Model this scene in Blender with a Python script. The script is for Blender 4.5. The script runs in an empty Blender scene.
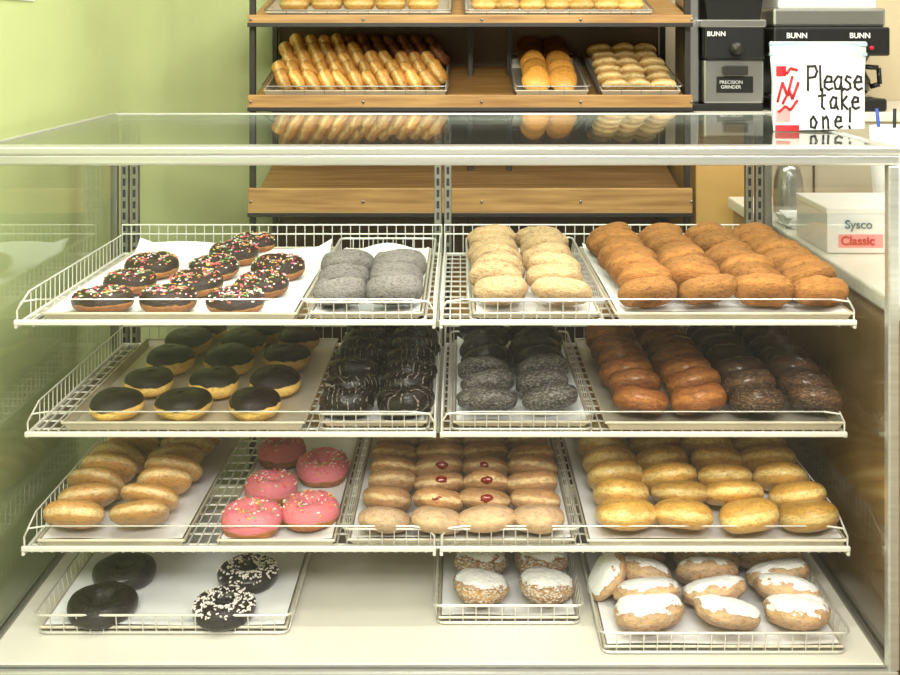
import bpy, math, random
import numpy as np
from mathutils import Matrix, Vector
random.seed(7); rng=np.random.RandomState(7)
F=1119.0; H=1.45
S=bpy.context.scene
def X(px,Y): return (px-461)*Y/F
def Z(py,Y): return H-(py-30)*Y/F
def lin(c):
    return tuple(((v/255)/12.92 if v/255<=.04045 else ((v/255+.055)/1.055)**2.4) for v in c)+(1.0,)

# ---------------------------------------------------------------- materials
def newmat(name):
    m=bpy.data.materials.new(name); m.use_nodes=True
    nt=m.node_tree; return m,nt,nt.nodes['Principled BSDF']
def mat(name,c,rough=.5,metal=0,bump=0,bscale=60,var=0,vscale=8,coat=0,emit=0,stretch=None,c2=None):
    m,nt,b=newmat(name); L=nt.links.new
    b.inputs['Base Color'].default_value=lin(c); b.inputs['Roughness'].default_value=rough
    b.inputs['Metallic'].default_value=metal; b.inputs['Coat Weight'].default_value=coat
    if emit:
        b.inputs['Emission Color'].default_value=lin(c); b.inputs['Emission Strength'].default_value=emit
    tc=nt.nodes.new('ShaderNodeTexCoord'); mp=nt.nodes.new('ShaderNodeMapping')
    L(tc.outputs['Object'],mp.inputs['Vector'])
    if stretch: mp.inputs['Scale'].default_value=stretch
    if var or c2:
        n=nt.nodes.new('ShaderNodeTexNoise'); n.inputs['Scale'].default_value=vscale; n.inputs['Detail'].default_value=6
        L(mp.outputs[0],n.inputs['Vector'])
        r=nt.nodes.new('ShaderNodeValToRGB'); r.color_ramp.elements[0].position=.3; r.color_ramp.elements[1].position=.7
        a=c2 if c2 else tuple(max(0,v*(1-var)) for v in c)
        r.color_ramp.elements[0].color=lin(a); r.color_ramp.elements[1].color=lin(c)
        L(n.outputs['Fac'],r.inputs['Fac']); L(r.outputs['Color'],b.inputs['Base Color'])
    if bump:
        n=nt.nodes.new('ShaderNodeTexNoise'); n.inputs['Scale'].default_value=bscale; n.inputs['Detail'].default_value=4
        L(mp.outputs[0],n.inputs['Vector'])
        bp=nt.nodes.new('ShaderNodeBump'); bp.inputs['Strength'].default_value=bump; bp.inputs['Distance'].default_value=.004
        L(n.outputs['Fac'],bp.inputs['Height']); L(bp.outputs[0],b.inputs['Normal'])
    return m
def glassmat(name,tint=(1,1,1,1),f0=.035,haze=.02):
    m=bpy.data.materials.new(name); m.use_nodes=True; nt=m.node_tree; nt.nodes.clear(); L=nt.links.new
    N=nt.nodes.new
    out=N('ShaderNodeOutputMaterial'); tr=N('ShaderNodeBsdfTransparent'); tr.inputs[0].default_value=tint
    gl=N('ShaderNodeBsdfGlossy'); gl.inputs['Roughness'].default_value=.02
    df=N('ShaderNodeBsdfDiffuse'); df.inputs[0].default_value=(.9,.92,.85,1)
    g=N('ShaderNodeNewGeometry'); d=N('ShaderNodeVectorMath'); d.operation='DOT_PRODUCT'
    L(g.outputs['Incoming'],d.inputs[0]); L(g.outputs['Normal'],d.inputs[1])
    def ma(op,a,b=None):
        n=N('ShaderNodeMath'); n.operation=op
        for i,v in enumerate((a,b)):
            if v is None: continue
            if isinstance(v,(int,float)): n.inputs[i].default_value=v
            else: L(v,n.inputs[i])
        return n.outputs[0]
    a=ma('ABSOLUTE',d.outputs['Value']); a=ma('SUBTRACT',1.0,a); a=ma('POWER',a,5.0); a=ma('MULTIPLY',a,1-f0); a=ma('ADD',a,f0)
    last=tr
    if haze:
        m1=N('ShaderNodeMixShader'); m1.inputs[0].default_value=haze; L(tr.outputs[0],m1.inputs[1]); L(df.outputs[0],m1.inputs[2]); last=m1
    m2=N('ShaderNodeMixShader'); L(a,m2.inputs[0]); L(last.outputs[0],m2.inputs[1]); L(gl.outputs[0],m2.inputs[2])
    L(m2.outputs[0],out.inputs[0]); return m

def donut_mat(name,band,crown,icing=None,iz=.1,rough=.55,irough=.25,coat=0,dust=None,dustamt=.5,bump=.5,drizzle=None,bandlo=.08,bandhi=.4,bscale=9,dthr=.55,inoise=.7,crev=.5):
    m,nt,b=newmat(name); L=nt.links.new; N=nt.nodes.new
    al=N('ShaderNodeAttribute'); al.attribute_name='loc'; ar=N('ShaderNodeAttribute'); ar.attribute_name='rnd'
    def ma(op,a,b_=None,c_=None):
        n=N('ShaderNodeMath'); n.operation=op
        for i,v in enumerate((a,b_,c_)):
            if v is None: continue
            if isinstance(v,(int,float)): n.inputs[i].default_value=v
            else: L(v,n.inputs[i])
        return n.outputs[0]
    def mix(f,a,c):
        n=N('ShaderNodeMix'); n.data_type='RGBA'
        for s,v in ((0,f),(6,a),(7,c)):
            if isinstance(v,(tuple,float,int)): n.inputs[s].default_value=v
            else: L(v,n.inputs[s])
        return n.outputs[2]
    def mr(v,a,c,smooth=True):
        n=N('ShaderNodeMapRange'); n.interpolation_type='SMOOTHSTEP'
        L(v,n.inputs['Value']); n.inputs['From Min'].default_value=a; n.inputs['From Max'].default_value=c
        return n.outputs['Result']
    off=ma('MULTIPLY',ar.outputs['Fac'],37.0)
    va=N('ShaderNodeVectorMath'); va.operation='ADD'; L(al.outputs['Vector'],va.inputs[0])
    cb=N('ShaderNodeCombineXYZ'); L(off,cb.inputs[0]); L(off,cb.inputs[1]); L(cb.outputs[0],va.inputs[1])
    def noise(s,d=3):
        n=N('ShaderNodeTexNoise'); n.inputs['Scale'].default_value=s; n.inputs['Detail'].default_value=d
        L(va.outputs[0],n.inputs['Vector']); return n.outputs['Fac']
    n1=noise(2.2); n2=noise(bscale,6); n3=noise(26,2); n4=noise(3.6,4)
    sp=N('ShaderNodeSeparateXYZ'); L(al.outputs['Vector'],sp.inputs[0]); z=sp.outputs['Z']
    n1c=ma('SUBTRACT',n1,.5)
    az=ma('ABSOLUTE',ma('ADD',z,ma('MULTIPLY',n1c,.5)))
    f=mr(az,bandlo,bandhi)
    col=mix(f,lin(band),lin(crown))
    dark=tuple(v*.6 for v in crown)
    col=mix(ma('MULTIPLY',mr(n4,.42,.68),crev),col,lin(dark))
    col=mix(ma('MULTIPLY',mr(n2,.48,.75),.6),col,lin(dark))
    hs=N('ShaderNodeHueSaturation'); L(col,hs.inputs['Color']); L(ma('ADD',ma('MULTIPLY',ar.outputs['Fac'],.5),.75),hs.inputs['Value']); col=hs.outputs[0]
    if dust:
        col=mix(ma('MULTIPLY',mr(ma('ADD',n2,ma('MULTIPLY',n3,.5)),dthr,dthr+.25),dustamt),col,lin(dust))
    rv=rough
    if icing:
        mk=mr(ma('ADD',z,ma('MULTIPLY',n1c,inoise)),iz,iz+.08)
        ic=lin(icing)
        if drizzle:
            w=N('ShaderNodeTexWave'); w.inputs['Scale'].default_value=1.5; w.inputs['Distortion'].default_value=2.2; w.inputs['Detail'].default_value=1
            L(va.outputs[0],w.inputs['Vector']); ic=mix(ma('MULTIPLY',mr(w.outputs['Fac'],.90,.96),mr(n4,.45,.55)),lin(icing),lin(drizzle))
        col=mix(mk,col,ic)
        rv=ma('ADD',ma('MULTIPLY',mk,irough-rough),rough)
        L(rv,b.inputs['Roughness'])
    else: b.inputs['Roughness'].default_value=rough
    L(col,b.inputs['Base Color']); b.inputs['Coat Weight'].default_value=coat; b.inputs['Coat Roughness'].default_value=.2
    b.inputs['Specular IOR Level'].default_value=.4
    bp=N('ShaderNodeBump'); bp.inputs['Strength'].default_value=bump; bp.inputs['Distance'].default_value=.005
    L(ma('ADD',ma('ADD',n2,n4),ma('MULTIPLY',n3,.4)),bp.inputs['Height']); L(bp.outputs[0],b.inputs['Normal'])
    return m

def woodmat(name,c,c2,sc=(2,30,30),rough=.45):
    return mat(name,c,rough=rough,c2=c2,vscale=2.5,stretch=sc,bump=.1,bscale=8)

M={}
M['alu']=mat('brushed_aluminium',(212,212,207),.32,.65,var=.08,vscale=4,stretch=(1,40,40))
M['alu_d']=mat('dull_steel',(150,148,140),.4,.8)
M['wire']=mat('white_coated_wire',(226,223,214),.35,.15)
M['wired']=mat('chrome_wire',(210,207,198),.3,.45)
M['pan']=mat('sheet_pan_metal',(218,208,186),.38,.3,var=.12,vscale=12)
M['paper']=mat('parchment_paper',(238,238,237),.7,bump=.5,bscale=14)
M['deck']=mat('case_deck_laminate',(230,225,212),.4,var=.07,vscale=5)
M['base']=mat('case_base_steel',(170,168,158),.4,.5)
M['glass']=glassmat('clear_glass',(.99,.995,.99,1),.016,0.004)
M['gtop']=glassmat('top_glass',(.93,.97,.94,1),.04,.03)
M['black']=mat('black_plastic',(22,22,22),.35)
M['slot']=mat('slot_dark',(30,30,28),.6)
M['green']=mat('green_paint',(201,214,150),.5,var=.06,vscale=3,bump=.12,bscale=40)
M['cream']=mat('cream_paint',(205,190,155),.6,var=.05,vscale=3)
M['creamg']=mat('cabinet_cream',(196,186,162),.5,var=.1,vscale=3)
M['white']=mat('white_paint',(235,233,225),.6,var=.03)
M['shop']=mat('shop_wall_paint',(120,112,98),.7,var=.1)
M['ceil']=mat('ceiling_tile',(235,235,228),.8,bump=.3,bscale=50)
M['floor']=mat('floor_tile',(150,140,125),.4,var=.2,vscale=6)
M['wood']=woodmat('rack_wood',(194,152,92),(148,106,56))
M['woody']=woodmat('yellow_wood',(200,162,92),(176,136,72),(2,20,2))
M['woodb']=woodmat('counter_side_wood',(172,140,94),(144,112,72),(30,4,2))
M['brown']=mat('rack_back_brown',(104,80,56),.6,var=.3,vscale=4)
M['darkm']=mat('dark_metal',(60,58,55),.4,.6)
M['ctop']=mat('counter_laminate',(225,220,205),.3,var=.04)
M['steel']=mat('stainless',(178,178,175),.28,.9,var=.06,vscale=3,stretch=(1,40,1))
M['coffee']=mat('coffee_glass_dark',(25,14,8),.08,coat=.5)
M['red']=mat('red_print',(190,25,40),.5)
M['pinkp']=mat('pink_print',(232,150,148),.6)
M['white2']=mat('white_card',(240,240,238),.6,var=.03,vscale=30)
M['bag']=mat('zip_bag_plastic',(196,204,206),.2,coat=.4,bump=.9,bscale=18)
M['zip']=mat('zip_strip_blue',(170,190,205),.3)
M['blue']=mat('blue_plastic',(40,80,170),.4)
M['ink']=mat('marker_ink',(20,20,24),.6)
M['box']=mat('carton_white',(226,224,220),.6)
M['teal']=mat('teal_print',(60,110,120),.6)
for i,c in enumerate([(236,100,130),(246,236,228),(240,196,90),(232,130,80),(130,180,110)]): M['sp%d'%i]=mat('sprinkle_%d'%i,c,.4)
SPR=['sp0','sp1','sp2','sp3','sp1','sp4','sp0']

# ---------------------------------------------------------------- mesh builder
class MB:
    def __init__(s): s.v=[];s.f=[];s.m=[];s.sm=[];s.loc=[];s.rnd=[];s.n=0;s.mats=[]
    def mi(s,k):
        if k not in s.mats: s.mats.append(k)
        return s.mats.index(k)
    def add(s,v,f,k,smooth=False,loc=None,rnd=0.):
        v=np.asarray(v,float); n=len(v); i=s.mi(k)
        s.v.append(v); s.f+= [tuple(a+s.n for a in q) for q in f]
        s.m+=[i]*len(f); s.sm+=[smooth]*len(f)
        s.loc.append(np.zeros((n,3)) if loc is None else loc); s.rnd.append(np.full(n,rnd)); s.n+=n
    def box(s,a,b,k,mtx=None):
        x0,y0,z0=a;x1,y1,z1=b
        v=np.array([(x0,y0,z0),(x1,y0,z0),(x1,y1,z0),(x0,y1,z0),(x0,y0,z1),(x1,y0,z1),(x1,y1,z1),(x0,y1,z1)],float)
        if mtx is not None:
            m=np.array(mtx); v=v@m[:3,:3].T+m[:3,3]
        s.add(v,[(0,3,2,1),(4,5,6,7),(0,1,5,4),(1,2,6,5),(2,3,7,6),(3,0,4,7)],k)
    def rbox(s,a,b,k,r=.004,mtx=None):
        x0,y0,z0=a;x1,y1,z1=b; v=[];r=min(r,(x1-x0)/2.1,(y1-y0)/2.1,(z1-z0)/2.1)
        import bmesh
        bm=bmesh.new(); bmesh.ops.create_cube(bm,size=1)
        for q in bm.verts: q.co=Vector(((x0+x1)/2+q.co.x*(x1-x0),(y0+y1)/2+q.co.y*(y1-y0),(z0+z1)/2+q.co.z*(z1-z0)))
        bmesh.ops.bevel(bm,geom=list(bm.edges),offset=r,segments=2,affect='EDGES',profile=.5)
        bm.verts.index_update()
        v=np.array([q.co[:] for q in bm.verts])
        if mtx is not None:
            m=np.array(mtx); v=v@m[:3,:3].T+m[:3,3]
        s.add(v,[tuple(q.index for q in f.verts) for f in bm.faces],k); bm.free()
    def cyl(s,p,q,r,k,seg=6,r2=None,cap=True):
        p=Vector(p);q=Vector(q);d=(q-p).normalized(); r2=r if r2 is None else r2
        u=d.orthogonal().normalized(); w=d.cross(u); v=[]
        for c,rr in ((p,r),(q,r2)):
            for i in range(seg):
                a=2*math.pi*i/seg; v.append(c+(u*math.cos(a)+w*math.sin(a))*rr)
        f=[(i,(i+1)%seg,seg+(i+1)%seg,seg+i) for i in range(seg)]
        if cap: f+=[tuple(range(seg))[::-1],tuple(range(seg,2*seg))]
        s.add([x[:] for x in v],f,k,seg>6)
    def path(s,pts,r,k,seg=6):
        for a,b in zip(pts[:-1],pts[1:]): s.cyl(a,b,r,k,seg)
    def lathe(s,c,prof,k,seg=24):
        v=[];f=[]
        for r,z in prof:
            for i in range(seg):
                a=2*math.pi*i/seg; v.append((c[0]+r*math.cos(a),c[1]+r*math.sin(a),c[2]+z))
        for j in range(len(prof)-1):
            for i in range(seg): f.append((j*seg+i,j*seg+(i+1)%seg,(j+1)*seg+(i+1)%seg,(j+1)*seg+i))
        s.add(v,f,k,True)
    def done(s,name,parent=None):
        me=bpy.data.meshes.new(name); V=np.concatenate(s.v)
        me.from_pydata(V.tolist(),[],s.f)
        for k in s.mats: me.materials.append(M[k])
        me.polygons.foreach_set('material_index',s.m); me.polygons.foreach_set('use_smooth',s.sm)
        a=me.attributes.new('loc','FLOAT_VECTOR','POINT'); a.data.foreach_set('vector',np.concatenate(s.loc).astype(np.float32).ravel())
        a=me.attributes.new('rnd','FLOAT','POINT'); a.data.foreach_set('value',np.concatenate(s.rnd).astype(np.float32))
        me.update()
        o=bpy.data.objects.new(name,me); S.collection.objects.link(o)
        if parent: o.parent=parent
        return o

# ---------------------------------------------------------------- donut
def donut(mb,c,k,R=.05,t=.02,hole=.016,kind='ring',tilt=0,yaw=None,roll=0,spr=0,sx=1.,seg=36,rs=18,bump=.06,lump=0.,twist=0.):
    yaw=rng.uniform(0,6.28) if yaw is None else yaw
    R=R*rng.uniform(.94,1.06); t=t*rng.uniform(.9,1.1)
    th=np.arange(seg)*2*np.pi/seg; ph1,ph2,ph3,ph4,ph5=rng.uniform(0,6.28,5)
    if kind=='ring':
        ph=np.arange(rs)*2*np.pi/rs; a=(R-hole)/2; mj=(R+hole)/2
        TH,PH=np.meshgrid(th,ph,indexing='ij')
        w=1+bump*np.sin(3*TH+ph1)*np.cos(PH+ph2)+bump*.6*np.sin(5*TH+ph3)+lump*np.sin(7*TH+ph4)*np.sin(3*PH+ph5)+lump*.6*np.sin(11*TH+2*PH+ph1)+twist*np.abs(np.sin(4*TH+PH+ph1))
        cp=np.sign(np.cos(PH))*np.abs(np.cos(PH))**.9; spn=np.sign(np.sin(PH))*np.abs(np.sin(PH))**.95
        rr=mj+a*cp*w; P=np.stack([rr*np.cos(TH),rr*np.sin(TH),t*spn*w],-1).reshape(-1,3)
        f=[(i*rs+j,((i+1)%seg)*rs+j,((i+1)%seg)*rs+(j+1)%rs,i*rs+(j+1)%rs) for i in range(seg) for j in range(rs)]
        def surf(a1,a2):
            return ((mj+a*math.cos(a2))*math.cos(a1),(mj+a*math.cos(a2))*math.sin(a1),t*abs(math.sin(a2))**.95*1.02)
    else:
        ph=np.linspace(-np.pi/2,np.pi/2,rs+1)
        TH,PH=np.meshgrid(th,ph,indexing='ij')
        cf=np.cos(PH)
        w=1+bump*.8*np.sin(3*TH+ph1)*cf+bump*.6*np.sin(2*TH+ph2)*np.sin(2*PH+ph3)+lump*cf*(np.sin(7*TH+ph4)*np.sin(5*PH+ph5)+.6*np.sin(11*TH+3*PH+ph1))
        cp=np.abs(cf)**.68; spn=np.sign(PH)*np.abs(np.sin(PH))**.92
        P=np.stack([R*cp*np.cos(TH)*w,R*cp*np.sin(TH)*w,t*spn*w],-1).reshape(-1,3)
        q=rs+1
        f=[(i*q+j,((i+1)%seg)*q+j,((i+1)%seg)*q+j+1,i*q+j+1) for i in range(seg) for j in range(rs)]
        def surf(a1,a2):
            u=abs(math.cos(a2)); c_=math.sqrt(u)*.93
            return (R*c_*math.cos(a1),R*c_*math.sin(a1),t*max(0,1-c_**(2/.74))**.475*1.0)
    loc=np.stack([P[:,0]/R,P[:,1]/R,P[:,2]/t],-1)
    P[:,0]*=sx
    m=Matrix.Translation(c)@Matrix.Rotation(tilt,4,'X')@Matrix.Rotation(roll,4,'Y')@Matrix.Rotation(yaw,4,'Z')
    A=np.array(m); Pw=P@A[:3,:3].T+A[:3,3]
    mb.add(Pw,f,k,True,loc,rng.uniform())
    for _ in range(spr):
        a1=rng.uniform(0,6.28); a2=rng.uniform(.35,2.6)
        p=Vector(surf(a1,a2)); p.x*=sx
        mm=m@Matrix.Translation(p)@Matrix.Rotation(rng.uniform(0,6.28),4,'Z')
        l=rng.uniform(.0018,.003)
        mb.box((-l,-.0009,-.0009),(l,.0009,.0011),SPR[rng.randint(len(SPR))],mm)

def shingle(mb,k,xs,y0,n,z,dy=.078,tilt=None,R=.05,t=.021,kind='filled',jit=.006,sep=1.0,fan=0,front=.6,jx=None,rl=.12,**kw):
    # each piece rests on the one in front: tilt so neighbouring slabs clear each other
    if tilt is None: tilt=-math.asin(min(.9,2*t*sep/dy))
    xm=sum(xs)/len(xs); jx=jit if jx is None else jx
    lift=R*math.sin(-tilt)*.68-t*(1-math.cos(tilt))
    for x in xs:
        for i in range(n):
            tl=tilt*(front if i==0 else (.85 if i==1 else 1))*rng.uniform(.85,1.15)
            lf=lift*(front if i==0 else (.88 if i==1 else 1))
            kk=k(i) if callable(k) else k
            donut(mb,(x+(x-xm)*fan*i+rng.uniform(-jx,jx),y0+i*dy+rng.uniform(-jit,jit)*.6,z+t+.003+lf+rng.uniform(-.001,.003)),kk,R=R,t=t,kind=kind,tilt=tl,roll=rng.uniform(-rl,rl),**kw)

# ---------------------------------------------------------------- wire goods
def wires(mb,x0,x1,y0,y1,z,h,k,step=.02,fr=.0012,rim=.0022,floor=True):
    fl=.006
    for zz,off in ((z+.002,0),(z+h,fl)):
        pts=[];r=.012
        cs=[((x0-off,y0-off),180),((x1+off,y0-off),270),((x1+off,y1+off),0),((x0-off,y1+off),90)]
        for (cx,cy),a0 in cs:
            ix=cx+r if cx<(x0+x1)/2 else cx-r; iy=cy+r if cy<(y0+y1)/2 else cy-r
            for a in (0,30,60,90):
                an=math.radians(a0+a); pts.append((ix+r*math.cos(an),iy+r*math.sin(an),zz))
        pts.append(pts[0]); mb.path(pts,rim,k)
    n=max(2,int((x1-x0)/step))
    for i in range(1,n):
        x=x0+(x1-x0)*i/n
        pts=[(x,y0-fl,z+h),(x,y0,z+.002),(x,y1,z+.002),(x,y1+fl,z+h)] if floor else [(x,y0-fl,z+h),(x,y0,z+.002)]
        mb.path(pts,fr,k,4)
        if not floor: mb.path([(x,y1,z+.002),(x,y1+fl,z+h)],fr,k,4)
    n=max(2,int((y1-y0)/min(step,.024)))
    for i in range(1,n):
        y=y0+(y1-y0)*i/n
        mb.path([(x0-fl,y,z+h),(x0,y,z+.002)],fr,k,4); mb.path([(x1,y,z+.002),(x1+fl,y,z+h)],fr,k,4)
        if floor and i%2==0: mb.path([(x0,y,z+.001),(x1,y,z+.001)],fr,k,4)
def pan(mb,x0,x1,y0,y1,z,h=.02,k='pan',paper=None):
    e=.008; t=.001
    a=[(x0+e,y0+e),(x1-e,y0+e),(x1-e,y1-e),(x0+e,y1-e)]; b=[(x0,y0),(x1,y0),(x1,y1),(x0,y1)]
    v=[(p[0],p[1],z) for p in a]+[(p[0],p[1],z+h) for p in b]+[(p[0],p[1],z+t) for p in a]
    f=[(0,3,2,1),(8,9,10,11)]+[(i,(i+1)%4,4+(i+1)%4,4+i) for i in range(4)]
    mb.add(v,f,k)
    mb.path([(p[0],p[1],z+h) for p in b]+[(x0,y0,z+h)],.0025,k)
    if paper:
        nx,ny=14,14; vv=[];ff=[]; o=.004; s1=rng.uniform(0,6)
        for j in range(ny+1):
            for i in range(nx+1):
                u=i/nx;w=j/ny; x=x0+o+(x1-x0-2*o)*u; y=y0+o+(y1-y0-2*o)*w
                d=min(u,1-u)*(x1-x0); d2=w*(y1-y0); d3=(1-w)*(y1-y0)
                up=max(0,(.02-min(d,d2)))/.02; up2=max(0,.03-d3)/.03
                vv.append((x,y,z+.0025+up*h*.9+up2*(h*1.3+.008*math.sin(6*u+s1))+.0015*math.sin(7*u+5*w)))
        for j in range(ny):
            for i in range(nx): q=j*(nx+1)+i; ff.append((q,q+1,q+nx+2,q+nx+1))
        mb.add(vv,ff,paper,True)

# ---------------------------------------------------------------- room
def simple(name,a,b,k):
    mb=MB(); mb.box(a,b,k); return mb.done(name)
simple('floor',(-1.2,-3,-.05),(3.5,3.9,0),'floor')
simple('ceiling',(-1.2,-3,2.75),(3.5,3.9,2.8),'ceil')
simple('wall_back',(-.45,3.5,0),(3.5,3.6,2.75),'cream')
simple('wall_right',(3.4,-3,0),(3.5,3.5,2.75),'white')
simple('wall_front',(-1.2,-3.1,0),(3.5,-3,2.75),'shop')
mb=MB()
prof=[(-.86,-3),(-.86,1),(-.86,2.3)]
for i in range(0,13):
    a=math.pi/2*i/12; prof.append((-.86+.42*(1-math.cos(a)),2.6+.9*math.sin(a)))
prof.append((-.3,3.5))
v=[(x,y,0) for x,y in prof]+[(x,y,2.75) for x,y in prof]; n=len(prof)
mb.add(v,[(i+1,i,n+i,n+i+1) for i in range(n-1)],'green',True)
v=[(x-.1,y+.06,0) for x,y in prof]+[(x-.1,y+.06,2.75) for x,y in prof]
mb.add(v,[(i,i+1,n+i+1,n+i) for i in range(n-1)],'green',True)
mb.done('wall_left')

# ---------------------------------------------------------------- display case
YF=1.78; YB=2.50; XL=-.775; XR=.687; ZT=H-.19; ZD=H-1.013
c=MB()
c.rbox((XL,YF-.012,0),(XR,YB,ZD-.022),'base',.004)
c.rbox((XL-.004,YF-.016,ZD-.03),(XR+.004,YF+.008,ZD+.0),'alu',.003)
c.rbox((XL+.006,YF+.009,ZD-.021),(XR-.006,YB-.004,ZD),'deck',.002)
c.rbox((XL-.004,YF-.016,ZT-.024),(XR+.006,YF+.012,ZT-.006),'alu',.004)
c.rbox((XL-.006,YF-.020,ZT-.007),(XR+.008,YF+.022,ZT+.006),'alu',.003)
c.box((XL,YF+.022,ZT-.003),(XR,YB-.012,ZT+.003),'gtop')
c.rbox((XL,YB-.012,ZT-.02),(XR,YB+.008,ZT+.005),'alu',.003)
for xa,xb in ((XL-.006,XL+.01),(XR-.012,XR+.006)):
    c.rbox((xa,YF+.022,ZT-.016),(xb,YB-.012,ZT+.005),'alu',.003)
    c.rbox((xa,YF-.014,ZD),(xb,YF+.006,ZT-.024),'alu',.003)
    c.rbox((xa,YB-.01,ZD),(xb,YB+.006,ZT-.02),'alu_d',.003)
    c.rbox((xa,YF+.008,ZD-.02),(xb,YB-.01,ZD+.008),'alu_d',.003)
c.box((XL+.012,YF-.006,ZD),(XR-.013,YF-.001,ZT-.024),'glass')
c.box((XL,YF+.01,ZD+.008),(XL+.004,YB-.012,ZT-.016),'glass')
c.box((XR-.004,YF+.01,ZD+.008),(XR,YB-.012,ZT-.016),'glass')
for px in (131,443,753):
    x=X(px,YB-.02)
    for dx in (-.011,.011):
        c.rbox((x+dx-.008,YB-.034,ZD),(x+dx+.008,YB-.014,ZT-.02),'alu_d',.002)
        z=ZD+.02
        while z<ZT-.04:
            c.box((x+dx-.003,YB-.0352,z),(x+dx+.003,YB-.0342,z+.016),'slot'); z+=.025
c.rbox((XL+.03,YF+.014,ZT-.024),(XR-.03,YF+.036,ZT-.008),'alu_d',.003)
SH=[(1.854,.490),(1.90,.688),(1.885,.882)]; RAIL=[.483,.685,.873]
for YS,dr in SH:
    zs=H-dr
    for px in (131,443,753):
        x=X(px,YB-.02)
        v=[(x-.002,YB-.034,zs-.008),(x-.002,YS+.06,zs-.008),(x-.002,YS+.06,zs-.018),(x-.002,YB-.034,zs-.05)]
        v+=[(a+.004,b_,c_) for a,b_,c_ in v]
        c.add(v,[(0,1,2,3),(7,6,5,4),(0,4,5,1),(1,5,6,2),(2,6,7,3),(3,7,4,0)],'alu')
case=c.done('display_case')

for si,(YS,dr) in enumerate(SH):
    zs=H-dr; zr_=H-RAIL[si]
    for xa,xb in ((-.742,-.042),(-.036,.657)):
        s=MB()
        s.rbox((xa,YS,zr_-.007),(xb,YS+.007,zr_+.002),'wire',.002)
        s.rbox((xa,YB-.05,zs-.006),(xb,YB-.044,zs+.002),'wire',.002)
        s.rbox((xa,YS+.002,zs-.006),(xa+.006,YB-.044,zs+.002),'wire',.002)
        s.rbox((xb-.006,YS+.002,zs-.006),(xb,YB-.044,zs+.002),'wire',.002)
        n=int((xb-xa)/.017)
        for i in range(1,n): 
            x=xa+(xb-xa)*i/n; s.cyl((x,YS+.005,zs),(x,YB-.047,zs),.0016,'wire',4)
        for i in range(1,14):
            y=YS+(YB-.05-YS)*i/14; s.cyl((xa,y,zs-.003),(xb,y,zs-.003),.0018,'wire',4)
        hz=zr_+.036
        s.path([(xa+.04,YS+.003,hz),(xb-.04,YS+.003,hz)],.0012,'wired')
        for sg,xx in ((1,xa),(-1,xb)):
            s.path([(xx+sg*.04,YS+.003,hz),(xx+sg*.012,YS+.003,hz-.004),(xx+sg*.003,YS+.008,hz-.02),(xx+sg*.003,YS+.01,zs)],.0016,'wire')
            s.path([(xx+sg*.003,YS+.008,hz-.02),(xx+sg*.003,YS+.06,hz),(xx+sg*.003,YB-.048,hz)],.0016,'wire')
            n=26
            for i in range(3,n): 
                y=YS+(YB-.05-YS)*i/n; s.cyl((xx+sg*.003,y,zs),(xx+sg*.003,y,hz),.001,'wire',4)
        s.path([(xa,YB-.048,hz),(xb,YB-.048,hz)],.0018,'wire'); s.path([(xa,YB-.048,hz+.02),(xb,YB-.048,hz+.02)],.0018,'wire')
        n=int((xb-xa)/.02)
        for i in range(n+1):
            x=xa+(xb-xa)*i/n; s.cyl((x,YB-.048,zs),(x,YB-.048,hz+.02),.0012,'wire',4)
        s.done('wire_shelf')

# ---------------------------------------------------------------- trays
def tray(name,px0,px1,si,kind,paper=None,h=.03,dy=.009,back=None,step=.02):
    YS,dr=SH[si]; z=H-dr+.003; y0=YS+dy; x0=X(px0,y0); x1=X(px1,y0); y1=back or YB-.075
    m=MB()
    if kind=='basket':
        wires(m,x0+.006,x1-.006,y0+.006,y1,z,h,'wired',step=step)
        if paper: pan(m,x0+.010,x1-.010,y0+.01,y1-.006,z+.003,.010,'pan',paper)
    else:
        pan(m,x0,x1,y0,y1,z,.015,'pan',paper)
    m.done(name); return z+.005
z1a=tray('sheet_pan',42,296,0,'pan','paper')
z1b=tray('wire_basket',304,428,0,'basket','paper',h=.034)
z1c=tray('wire_basket',468,606,0,'basket','paper',h=.036)
z1d=tray('sheet_pan',616,852,0,'pan','paper')
z2a=tray('sheet_pan',62,304,1,'pan')
z2b=tray('wire_basket',316,432,1,'basket','paper')
z2c=tray('wire_basket',448,596,1,'basket','paper')
z2d=tray('sheet_pan',606,844,1,'pan')
z3a=tray('sheet_pan',38,184,2,'pan','paper')
z3b=tray('sheet_pan',218,334,2,'pan','paper')
z3c=tray('wire_basket',342,580,2,'basket','paper',h=.036,dy=.006)
z3d=tray('sheet_pan',588,846,2,'pan','paper')
def dtray(px0,px1,y0,y1,h=.034,paper='paper'):
    m=MB(); x0=X(px0,y0); x1=X(px1,y0)
    wires(m,x0,x1,y0,y1,ZD+.002,h,'wired',step=.021)
    pan(m,x0+.004,x1-.004,y0+.004,y1-.004,ZD+.005,.006,'pan',paper)
    m.done('wire_basket')
dtray(38,288,1.874,2.32); dtray(437,580,1.905,2.3); dtray(603,846,1.815,2.3,.036)

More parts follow.
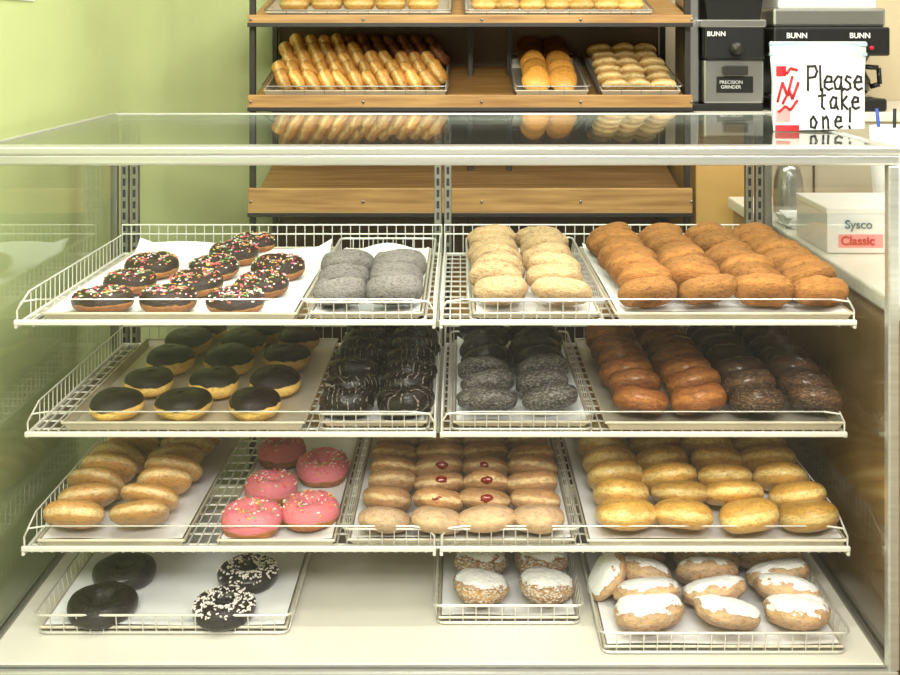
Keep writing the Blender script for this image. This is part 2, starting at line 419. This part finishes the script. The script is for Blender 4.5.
# ---------------------------------------------------------------- donut batches
D=donut_mat
M['d_choc']=D('donut_choc_iced',(190,134,70),(150,90,42),icing=(44,26,22),iz=-.15,irough=.35)
M['d_bost']=D('donut_boston_cream',(232,190,104),(204,148,62),icing=(30,20,15),iz=.12,irough=.2,bandlo=.3,bandhi=.9,crev=.2,inoise=.55)
M['d_grey']=D('donut_grey_sugar',(116,110,105),(92,86,80),dust=(150,144,138),dustamt=.6,rough=.9,bump=.8)
M['d_tan']=D('donut_tan_crumb',(206,166,112),(176,130,78),dust=(222,196,156),dustamt=.6,rough=.85,bump=.9)
M['d_org']=D('donut_cinnamon_sugar',(182,120,56),(156,94,38),dust=(198,144,80),dustamt=.45,rough=.85,bump=.9,crev=.6)
M['d_blk']=D('donut_drizzled_choc',(36,24,20),(26,18,15),icing=(22,16,14),iz=-.9,irough=.18,drizzle=(130,118,110),bump=.25)
M['d_cblk']=D('donut_choc_black',(34,27,24),(26,22,19),rough=.3,coat=.4,bump=.6)
M['d_cgry']=D('donut_choc_powder',(78,70,65),(54,48,44),dust=(152,146,140),dustamt=.75,dthr=.68,rough=.5,coat=.2,bump=.8)
M['d_brn']=D('donut_brown_glazed',(178,112,52),(148,86,36),rough=.45,coat=.25,bump=.7)
M['d_dbr']=D('donut_dark_choc',(84,52,32),(60,35,21),rough=.4,coat=.4,bump=.7)
M['d_dbf']=D('donut_choc_crackle',(104,66,44),(68,42,28),rough=.4,coat=.4,bump=.9,dust=(200,164,124),dustamt=.55,dthr=.74)
M['d_ck']=D('donut_black_choc',(34,23,19),(26,18,15),rough=.35,coat=.3,bump=.6)
M['d_gtan']=D('donut_glazed_tan',(238,204,146),(206,152,84),rough=.4,coat=.3,crev=.3)
M['d_pink']=D('donut_pink_iced',(205,150,84),(176,110,54),icing=(224,124,132),iz=-.25,irough=.4)
M['d_jel']=D('donut_jelly',(236,202,148),(178,118,60),rough=.6,dust=(226,194,152),dustamt=.3,bandhi=.3)
M['d_jelt']=D('donut_jelly_pale',(218,178,130),(190,146,102),rough=.6,dust=(226,202,170),dustamt=.4)
M['d_yel']=D('donut_honey_glazed',(240,208,134),(212,160,76),rough=.4,coat=.35,crev=.25)
M['d_wht']=D('donut_cream_topped',(208,156,86),(176,118,58),icing=(244,243,242),iz=.3,irough=.8,dust=(232,220,204),dustamt=.35,inoise=1.9,bump=.7)
M['d_sug']=D('donut_powdered',(194,150,92),(160,112,58),dust=(240,236,230),dustamt=.95,dthr=.70,rough=.9,bump=.9,icing=(240,238,234),iz=.45,irough=.9,inoise=1.3)
M['jam']=mat('jelly_red',(128,22,18),.2,coat=.4)

def place(drop,px,py,ymin): 
    Y=max(ymin,drop*F/(py-30)); return X(px,Y),Y
def scatter(mb,k,pts,z,YS,**kw):
    t=kw.get('t',.02)
    for px,py in pts:
        x,y=place(H-z-t,px,py,YS+.060)
        donut(mb,(x,y,z+t+.001),k,tilt=rng.uniform(-.05,.12),**kw)
b=MB(); scatter(b,'d_choc',[(104,300),(168,300),(236,302),(130,282),(196,283),(262,285),(152,266),(214,268),(278,268),(234,254),(254,243)],z1a,1.854,R=.050,t=.0185,hole=.010,spr=120); b.done('chocolate_sprinkle_donuts')
b=MB(); shingle(b,'d_grey',[X(338,1.93),X(395,1.93)],1.918,3,z1b,dy=.094,R=.049,kind='ring',hole=.012,t=.022,tilt=-.42,front=.8,lump=.03); b.done('sugar_coated_donuts')
b=MB(); shingle(b,'d_tan',[X(501,1.93),X(560,1.93)],1.915,7,z1c,R=.0485,dy=.074,t=.0215,sep=1.05,lump=.03,rl=.2); b.done('crumb_donuts')
b=MB(); shingle(b,'d_org',[X(647,1.93),X(704,1.93),X(761,1.93),X(818,1.93)],1.914,8,z1d,R=.0495,dy=.066,t=.0195,kind='ring',sep=1.05,lump=.035,hole=.008,front=.7,rl=.25,jit=.010,jx=.006); b.done('cinnamon_sugar_donuts')
b=MB(); scatter(b,'d_bost',[(116,407),(184,407),(254,407),(150,382),(215,383),(274,382),(170,360),(229,360),(287,358),(188,342),(243,342),(298,340),(205,331),(262,331)],z2a,1.90,R=.047,t=.024,kind='filled'); b.done('boston_cream_donuts')
b=MB(); shingle(b,'d_blk',[X(350,1.97),X(405,1.97)],1.96,7,z2b,dy=.076,R=.047,kind='ring',t=.0185,sep=.8,twist=.25,hole=.01); b.done('drizzled_chocolate_donuts')
b=MB(); shingle(b,lambda i:'d_cgry' if i<3 else 'd_cblk',[X(487,1.97),X(547,1.97)],1.955,7,z2c,R=.05,dy=.07,t=.0205,sep=1.02,lump=.04,rl=.2); b.done('powdered_chocolate_donuts')
b=MB(); shingle(b,'d_brn',[X(638,1.97),X(698,1.97)],1.955,7,z2d,R=.0505,dy=.07,t=.0205,kind='ring',lump=.03,hole=.01,rl=.2)
shingle(b,lambda i:'d_dbf' if i<2 else 'd_dbr',[X(757,1.97),X(815,1.97)],1.955,7,z2d,R=.0495,dy=.07,t=.020,kind='ring',lump=.05,hole=.01,rl=.2); b.done('glazed_chocolate_donuts')
b=MB(); shingle(b,'d_gtan',[X(76,1.93),X(142,1.93)],1.936,9,z3a,R=.053,dy=.060,t=.020,sep=.95,front=.8,bump=.07,rl=.15); b.done('glazed_donuts')
b=MB(); scatter(b,'d_pink',[(282,452),(323,468),(271,488),(252,524),(310,511)],z3b,1.885,R=.05,t=.024,hole=.010,spr=110,kind='ring'); b.done('pink_frosted_donuts')
b=MB(); xs=[X(385,1.93),X(437,1.93),X(487,1.93),X(539,1.93)]
dj=.070; tk=.0208; sj=.85
shingle(b,lambda i:'d_jelt' if i==0 else 'd_jel',xs,1.925,8,z3c,R=.0465,dy=dj,t=tk,sep=sj,jx=.003,jit=.001,lump=.02)
tj=math.asin(2*tk*sj/dj); lj=.0465*math.sin(tj)*.68-tk*(1-math.cos(tj))
for j in (1,2):
    for i in (1,2,3): 
        donut(b,(xs[j]+rng.uniform(-.006,.006),1.925+dj*i-.0445*math.cos(tj),z3c+tk+.003+lj*(.88 if i==1 else 1)+.0445*math.sin(tj)*(.88 if i==1 else 1)),'jam',R=.0065,t=.0055,kind='filled',tilt=.9,yaw=0,sx=1.7,seg=12,rs=8,lump=.15)
b.done('jelly_filled_donuts')
b=MB(); shingle(b,'d_yel',[X(625,1.93),X(687,1.93),X(746,1.93),X(809,1.93)],1.934,7,z3d,R=.053,dy=.076,t=.0235,sep=.82,front=.55,rl=.15); b.done('honey_glazed_donuts')
zb=ZD+.008
b=MB()
for (px,py) in ((124,572),(102,605)):
    x,y=place(H-zb-.018,px,py,1.9); donut(b,(x,y,zb+.018),'d_ck',R=.056,t=.018,kind='ring')
for (px,py) in ((248,574),(224,608)):
    x,y=place(H-zb-.018,px,py,1.9)
    old=SPR[:]; SPR[:]=['sp1']*len(old)
    donut(b,(x,y,zb+.0182),'d_ck',R=.056,t=.018,kind='ring',spr=240); SPR[:]=old
b.done('chocolate_donuts')
b=MB(); shingle(b,'d_sug',[X(480,1.96),X(543,1.96)],1.957,4,zb,R=.048,dy=.086,t=.026,tilt=-.2,lump=.04); b.done('powdered_sugar_donuts')
b=MB(); shingle(b,'d_wht',[X(650,1.88),X(722,1.88),X(794,1.88)],1.868,8,zb,R=.056,dy=.058,t=.023,sep=.62,lump=.04,front=.5,rl=.2)
donut(b,(X(607,1.97),1.97,zb+.045),'d_wht',R=.045,t=.02,kind='filled',roll=-.9,yaw=0); b.done('cream_topped_donuts')

# ---------------------------------------------------------------- rack behind
RY=3.0; RB=3.42; RX0=X(250,RY); RX1=X(690,RY); sl=.085
r=MB()
zr=[Z(24,RY),Z(108,RY),Z(213,RY),Z(213,RY)-.29,Z(213,RY)-.58]
r.box((RX0+.01,RB,.05),(RX1-.01,RB+.012,2.1),'brown')
for k_,z in enumerate(zr):
    hh=.058 if k_==1 else (.04 if k_==0 else .11)
    v=[(RX0,RY,z),(RX1,RY,z),(RX1,RB,z+sl),(RX0,RB,z+sl)]; v+=[(a,b_,c_+.014) for a,b_,c_ in v]
    r.add(v,[(0,3,2,1),(4,5,6,7),(0,1,5,4),(1,2,6,5),(2,3,7,6),(3,0,4,7)],'wood')
    r.rbox((RX0-.004,RY-.016,z-.002),(RX1+.004,RY-.001,z+hh*.62),'wood',.003)
    r.rbox((RX0-.004,RY-.019,z-.008),(RX1+.004,RY-.003,z+.003),'darkm',.001)
    for x in (RX0,RX0+.3,0.05,RX1-.3,RX1-.004):
        r.cyl((x+.005,RY-.019,z+hh*.3),(x+.005,RY-.015,z+hh*.3),.004,'alu_d',8)
for x in (RX0-.006,.02,.135,RX1-.010):
    yb=RY+.30 if abs(x)<.3 else RY+.02
    r.rbox((x,yb,.0),(x+.016,yb+.02,2.1),'darkm',.002)
    if abs(x)>.3: r.rbox((x,RB-.03,.0),(x+.016,RB-.01,2.1),'darkm',.002)
r.done('bakery_rack')
def rtray(px0,px1,zi,h=.03,y1=RB-.03):
    z=zr[zi]+.016; m=MB(); x0=X(px0,RY);x1=X(px1,RY); tl=math.atan2(sl,RB-RY)
    pan(m,x0,x1,0,(y1-RY),0,h*.7,'pan',None)
    wires(m,x0,x1,0,(y1-RY),.001,h,'alu_d',step=.05,floor=False,fr=.001,rim=.002)
    o=m.done('rack_tray'); o.location=(0,RY+.006,z+.001); o.rotation_euler=(tl,0,0)
    return z
def zt(y,z): return z+.004+(y-RY)*sl/(RB-RY)
z=rtray(264,446,1,.042)
M['d_rk']=D('donut_old_fashioned',(250,216,140),(214,152,70),rough=.5,coat=.2,crev=.3)
b=MB(); x0=X(275,RY); x1=X(436,RY)
M['d_rkd']=D('donut_choc_old_fashioned',(150,94,50),(100,58,30),rough=.5)
for j in range(5):
    n=12 if j%2 else 11
    for i in range(n):
        y=RY+.05+j*.072
        donut(b,(x0+(x1-x0)*(i+(0 if j%2 else .5))/11+rng.uniform(-.004,.004),y,zt(y,z)+.038+.009*j),('d_rkd' if (j>=3 and 5<i) or (j==4 and i>3) else 'd_rk'),R=.038,t=.0185,hole=.008,kind='ring',tilt=0,roll=.95+rng.uniform(-.15,.15),yaw=0,seg=24,rs=12)
b.done('old_fashioned_donuts')
z=rtray(516,588,1,.042)
M['d_ecl']=D('long_john_orange',(250,206,112),(236,168,76),rough=.35,coat=.4,crev=.2)
b=MB()
for j in range(5):
    for i,px in enumerate((539,566)):
        y=RY+.075+j*.07
        donut(b,(X(px,RY)+rng.uniform(-.004,.004),y,zt(y,z)+.038+.006*j),'d_rkd' if j>=3 else 'd_ecl',R=.048,t=.019,kind='filled',tilt=.75,yaw=0,sx=.80)
b.done('long_john_donuts')
z=rtray(602,680,1,.042)
M['d_rks']=D('donut_small_pale',(250,222,160),(216,170,100),rough=.6,crev=.3)
b=MB()
for j in range(6):
    for i,px in enumerate((616,640,664)):
        y=RY+.045+j*.06
        donut(b,(X(px,RY)+rng.uniform(-.005,.005),y,zt(y,z)+.026+.006*j),'d_rks',R=.037,t=.018,kind='filled',tilt=-.4)
b.done('small_filled_donuts')
z=rtray(266,450,0,.02); z=rtray(466,652,0,.02)
b=MB()
for j in range(3):
    for i in range(7):
        y=RY+.06+j*.09; donut(b,(X(484+i*25,RY),y,zt(y,z)+.02),'d_yel',R=.034,t=.018,kind='filled')
b.done('mini_glazed_donuts')
b=MB()
for j in range(3):
    for i in range(5):
        y=RY+.08+j*.1; donut(b,(X(290+i*33,RY),y,zt(y,z)+.02),'d_yel',R=.042,t=.018,kind='ring')
b.done('plain_donuts')

# ---------------------------------------------------------------- back counter, grinder, brewer
BY=3.02; BT=Z(112,BY)
q=MB(); q.rbox((RX1+.02,BY,0),(.80,3.49,BT-.025),'woody',.004); q.rbox((.803,BY+.004,0),(2.4,3.49,BT-.025),'creamg',.004); q.rbox((RX1+.018,BY-.02,BT-.025),(2.4,3.495,BT),'ctop',.004)
for x in (.95,1.4): q.box((x,BY-.004,.1),(x+.004,BY+.006,BT-.04),'slot')
q.done('back_counter')
def text(s,loc,size,k,parent=None,name='lettering',rot=(math.pi/2,0,0),off=0,ax='LEFT',ext=.0006):
    cu=bpy.data.curves.new(name,'FONT'); cu.body=s; cu.size=size; cu.extrude=ext; cu.offset=off; cu.align_x=ax
    cu.materials.append(M[k]); o=bpy.data.objects.new(name,cu); S.collection.objects.link(o)
    o.location=loc; o.rotation_euler=rot
    if parent: o.parent=parent
    return o
g=MB(); gx0=X(706,BY); gx1=X(767,BY); gy=3.05
g.rbox((gx0-.035,gy,BT+.001),(gx1,gy+.26,BT+.02),'black',.004)
g.rbox((gx0,gy+.0,BT+.02),(gx1,gy+.24,BT+.14),'steel',.006)
g.rbox((gx0,gy-.01,BT+.14),(gx1,gy+.24,BT+.235),'black',.006)
g.rbox((gx0-.012,gy-.012,BT+.228),(gx1+.004,gy+.245,BT+.25),'steel',.004)
g.rbox((gx0-.040,gy+.03,BT+.02),(gx0-.004,gy+.2,BT+.32),'steel',.005)
v0=BT+.25
g.add([(gx0+.01,gy+.0,v0),(gx1-.01,gy+.0,v0),(gx1-.01,gy+.2,v0),(gx0+.01,gy+.2,v0),(gx0-.01,gy-.02,v0+.2),(gx1+.01,gy-.02,v0+.2),(gx1+.01,gy+.22,v0+.2),(gx0-.01,gy+.22,v0+.2)],[(0,3,2,1),(4,5,6,7),(0,1,5,4),(1,2,6,5),(2,3,7,6),(3,0,4,7)],'black')
g.rbox((gx0+.035,gy-.004,BT+.05),(gx1-.03,gy+.001,BT+.095),'black',.002)
g.cyl((gx0+.085,gy-.028,BT+.17),(gx0+.085,gy-.010,BT+.17),.018,'darkm',16)
g.rbox((gx0+.05,gy-.03,BT+.10),(gx1-.05,gy+.0,BT+.125),'darkm',.003)
go=g.done('coffee_grinder')
text('BUNN',(gx0+.006,gy-.0145,BT+.205),.018,'white2',go,off=.0003)
text('PRECISION\n GRINDER',(gx0+.042,gy-.0055,BT+.075),.013,'white2',go)
g=MB(); bx0=X(775,BY); bx1=X(889,BY)
g.rbox((bx0,BY+.01,BT+.001),(bx1,BY+.42,BT+.035),'black',.006)
g.rbox((bx0+.01,BY+.22,BT+.035),(bx1-.01,BY+.42,BT+.17),'steel',.006)
g.rbox((bx0-.004,BY+.0,Z(56,BY)),(bx1+.004,BY+.42,Z(27,BY)),'black',.006)
g.rbox((bx0,BY+.02,Z(27,BY)),(bx1,BY+.42,Z(8,BY)),'steel',.008)
g.rbox((bx0+.02,BY+.04,Z(8,BY)),(bx1-.02,BY+.4,Z(-8,BY)),'white',.004)
for x in (bx0+.075,bx1-.075):
    g.lathe((x,BY+.1,0),[(.0,Z(74,BY)),(.03,Z(74,BY)),(.055,Z(58,BY)),(.058,Z(56,BY))],'black')
    g.cyl((x,BY+.1,BT+.035),(x,BY+.1,BT+.04),.062,'steel',24)
for i in range(4): g.cyl((bx0+.05+i*.07,BY-.006,Z(48,BY)),(bx0+.05+i*.07,BY+.001,Z(48,BY)),.006,'red' if i%2 else 'white',8)
go=g.done('coffee_brewer')
text('BUNN',(bx0+.03,BY-.003,Z(38,BY)),.02,'white2',go,off=.0004); text('BUNN',(bx0+.2,BY-.003,Z(38,BY)),.02,'white2',go,off=.0004)
for x in (bx0+.075,bx1-.075):
    g=MB(); zz=BT+.042
    g.lathe((x,BY+.1,zz),[(.0,0),(.045,0),(.058,.012),(.06,.04),(.046,.068),(.03,.08)],'coffee')
    g.lathe((x,BY+.1,zz),[(.031,.078),(.034,.088),(.0,.09)],'black')
    g.path([(x+.03,BY+.09,zz+.078),(x+.075,BY+.075,zz+.075),(x+.078,BY+.075,zz+.03),(x+.055,BY+.085,zz+.022)],.007,'black',8)
    g.done('coffee_pot')

CT=H-.44; q=MB()
q.rbox((XR+.03,1.35,0),(1.9,2.95,CT-.03),'woodb',.004)
q.rbox((XR+.018,1.33,CT-.03),(1.9,2.96,CT),'ctop',.005)
q.done('side_counter')
q=MB(); y0=2.2; x0=X(822,y0)+.01; bw=.26; bh=.088
q.rbox((x0,y0,CT+.001),(x0+bw,y0+.2,CT+bh),'box',.002)
q.box((x0+.022,y0-.0012,CT+.012),(x0+.11,y0-.0002,CT+.038),'pinkp')
q.rbox((x0-.002,y0-.002,CT+bh-.010),(x0+bw+.002,y0+.202,CT+bh+.003),'box',.002)
qo=q.done('food_carton')
text('Sysco',(x0+.034,y0-.003,CT+.050),.024,'teal',qo,off=.0003); text('Classic',(x0+.026,y0-.003,CT+.018),.024,'red',qo,off=.0006)
q=MB(); cx,cy=.79,2.70
q.lathe((cx,cy,CT),[(0,.001),(.035,.001),(.037,.02),(.034,.08),(.03,.095),(.026,.11),(.0,.118)],'steel')
q.path([(cx,cy,CT+.115),(cx,cy,CT+.135),(cx-.02,cy-.02,CT+.14)],.005,'alu_d',8); q.done('syrup_dispenser')
q=MB()
for i in range(7):
    m=Matrix.Translation((.775,2.52,CT+.002+i*.0035))@Matrix.Rotation(rng.uniform(-.15,.15),4,'Z')
    q.box((-.05,-.05,0),(.05,.05,.003),'white2' if i%3 else 'paper',m)
q.done('napkin_stack')
q=MB(); cx,cy=X(893,2.5),2.5
q.lathe((cx,cy,CT),[(0,.001),(.035,.001),(.048,.13),(.05,.225),(.046,.225),(.04,.13),(.03,.01),(0,.01)],'white2')
for dx,k in ((-.02,'blue'),(.0,'ink'),(.02,'blue')): q.cyl((cx+dx*.5,cy,CT+.02),(cx+dx*2.0,cy-.01,CT+.265),.004,k,8)
q.done('pen_cup')

# ---------------------------------------------------------------- zip bag with note
by=2.09; bx0=X(770,by); bx1=X(866,by); w=bx1-bx0; hb=Z(42,by)-ZT-.004
q=MB(); nx,nz=18,16
for sgn in (-1,1):
    v=[];f=[]
    for j in range(nz+1):
        for i in range(nx+1):
            u=i/nx;t_=j/nz
            bul=(max(0,math.sin(math.pi*u))**.45)*(.028*(1-t_)**.4+.0015)*(min(1,t_*8+.55))
            ww=.93+.07*t_**.6+.012*math.sin(9*t_)
            v.append((bx0+w/2+(u-.5)*w*ww,by+sgn*bul+.0015*math.sin(9*u+6*t_),ZT+.005+hb*t_))
    for j in range(nz):
        for i in range(nx):
            a=j*(nx+1)+i; f.append((a,a+1,a+nx+2,a+nx+1) if sgn<0 else (a,a+nx+1,a+nx+2,a+1))
    q.add(v,f,'bag',True)
q.rbox((bx0-.001,by-.005,ZT+hb-.022),(bx1+.001,by+.005,ZT+hb-.016),'zip',.001)
q.rbox((bx0-.001,by-.005,ZT+hb-.004),(bx1+.001,by+.005,ZT+hb+.003),'zip',.001)
def card(x0,x1,z0,z1,y,k,bow=.004,sk=0):
    n=10; v=[];f=[]
    for i in range(n+1):
        u=i/n; yy=y-bow*math.sin(math.pi*u)
        v+= [(x0+(x1-x0)*u,yy,z0+sk*u),(x0+(x1-x0)*u,yy,z1+sk*u)]
    for i in range(n): f.append((2*i,2*i+2,2*i+3,2*i+1))
    q.add(v,f,k,True)
yf=by-.034
card(X(774,yf),X(802,yf),Z(131,yf),Z(60,yf),yf+.004,'white2',sk=.004)
card(X(775,yf),X(800,yf),Z(131,yf),Z(125,yf),yf-.001,'red',.002)
card(X(776,yf),X(786,yf),Z(76,yf),Z(66,yf),yf-.001,'red',.001)
card(X(776,yf),X(790,yf),Z(122,yf),Z(110,yf),yf-.001,'pinkp',.001)
card(X(799,yf),X(864,yf),Z(130,yf),Z(60,yf),yf-.002,'white2',.002,sk=.003)
rs_=[((777,102),(782,82),(787,96),(792,76)),((782,104),(789,90),(792,99),(798,82)),((786,74),(790,68),(797,70)),((778,112),(785,106),(790,110),(797,100))]
for st in rs_:
    for a,b_ in zip(st[:-1],st[1:]): q.cyl((X(a[0],yf),yf-.003,Z(a[1],yf)),(X(b_[0],yf),yf-.003,Z(b_[1],yf)),.0024,'red',8)
G={'P':[[(0,0),(0,1)],[(0,0.02),(.5,0),(.65,.22),(.5,.45),(0,.5)]],
'l':[[(.15,0),(.18,1)]],
'e':[[(0,.68),(.5,.66),(.48,.46),(.22,.42),(.02,.62),(.05,.88),(.3,1),(.55,.92)]],
'a':[[(.5,.5),(.25,.42),(.02,.65),(.1,.95),(.35,.95),(.5,.7)],[(.5,.45),(.48,.8),(.62,1)]],
's':[[(.45,.48),(.2,.42),(.08,.58),(.4,.74),(.42,.92),(.2,1),(0,.94)]],
't':[[(.25,.05),(.25,.9),(.4,1)],[(0,.38),(.5,.34)]],
'k':[[(.05,0),(.05,1)],[(.45,.4),(.08,.7),(.5,1)]],
'o':[[(.3,.42),(.05,.6),(.1,.95),(.4,1),(.55,.72),(.3,.42)]],
'n':[[(.03,.45),(.05,1)],[(.05,.62),(.3,.42),(.48,.6),(.5,1)]],
'!':[[(.2,0),(.18,.68)],[(.17,.9),(.18,1)]]}
ty=yf-.0045
def write(s,px,py,h,adv):
    for ch in s:
        if ch!=' ':
            for st in G[ch]:
                pts=[(X(px+a*h*.60+rng.uniform(-.3,.3),ty),ty,Z(py+b_*h,ty)) for a,b_ in st]
                q.path(pts,.0021,'ink',8)
                for p in pts: q.cyl((p[0],p[1]-.0012,p[2]),(p[0],p[1]+.001,p[2]),.0021,'ink',8)
        px+=adv*(.62 if ch in 'l!' else 1)
write('Please',808,66,24,10.0); write('take',819,88,21,11); write('one!',810,108,20,12.5)
q.done('zip_bag')
q=MB()
q.box((-.8595,2.0,H+.058),(-.8575,2.25,H+.35),'white2'); q.done('wall_notice')

# ---------------------------------------------------------------- lights
def area(name,loc,rot,sx,sy,e,col=(1,.975,.925)):
    l=bpy.data.lights.new(name,'AREA'); l.shape='RECTANGLE'; l.size=sx; l.size_y=sy; l.energy=e; l.color=col
    o=bpy.data.objects.new(name,l); S.collection.objects.link(o); o.location=loc; o.rotation_euler=rot; return o
for i,(x,y,e,rx) in enumerate([(0,.7,28,0),(0,2.3,20,0),(1.3,-.4,44,0),(0,-.8,96,.6),(1.4,2.6,20,0)]):
    area('ceiling_lamp',(x,y,2.68 if not rx else 2.55),(rx,0,0),1.2,.5,e)
    m=MB(); m.rbox((x-.65,y-.3,2.72),(x+.65,y+.3,2.749),'white',.004); m.done('ceiling_light_fixture')
area('case_tube_light',(-.04,YF+.03,ZT-.03),(math.radians(25),0,0),1.34,.02,3,(1,.98,.92))
w=bpy.data.worlds.new('world'); S.world=w; w.use_nodes=True; w.node_tree.nodes['Background'].inputs[0].default_value=(.9,.92,.9,1); w.node_tree.nodes['Background'].inputs[1].default_value=.4
# ---------------------------------------------------------------- camera
cd=bpy.data.cameras.new('cam'); cd.sensor_width=36; cd.lens=36*F/900; cd.shift_x=-11/900; cd.shift_y=-307.5/900; cd.clip_start=.01
co=bpy.data.objects.new('camera',cd); S.collection.objects.link(co); co.location=(0,0,H); co.rotation_euler=(math.pi/2,0,0); S.camera=co
try:
    S.view_settings.view_transform='Standard'; S.view_settings.exposure=0
except Exception: pass
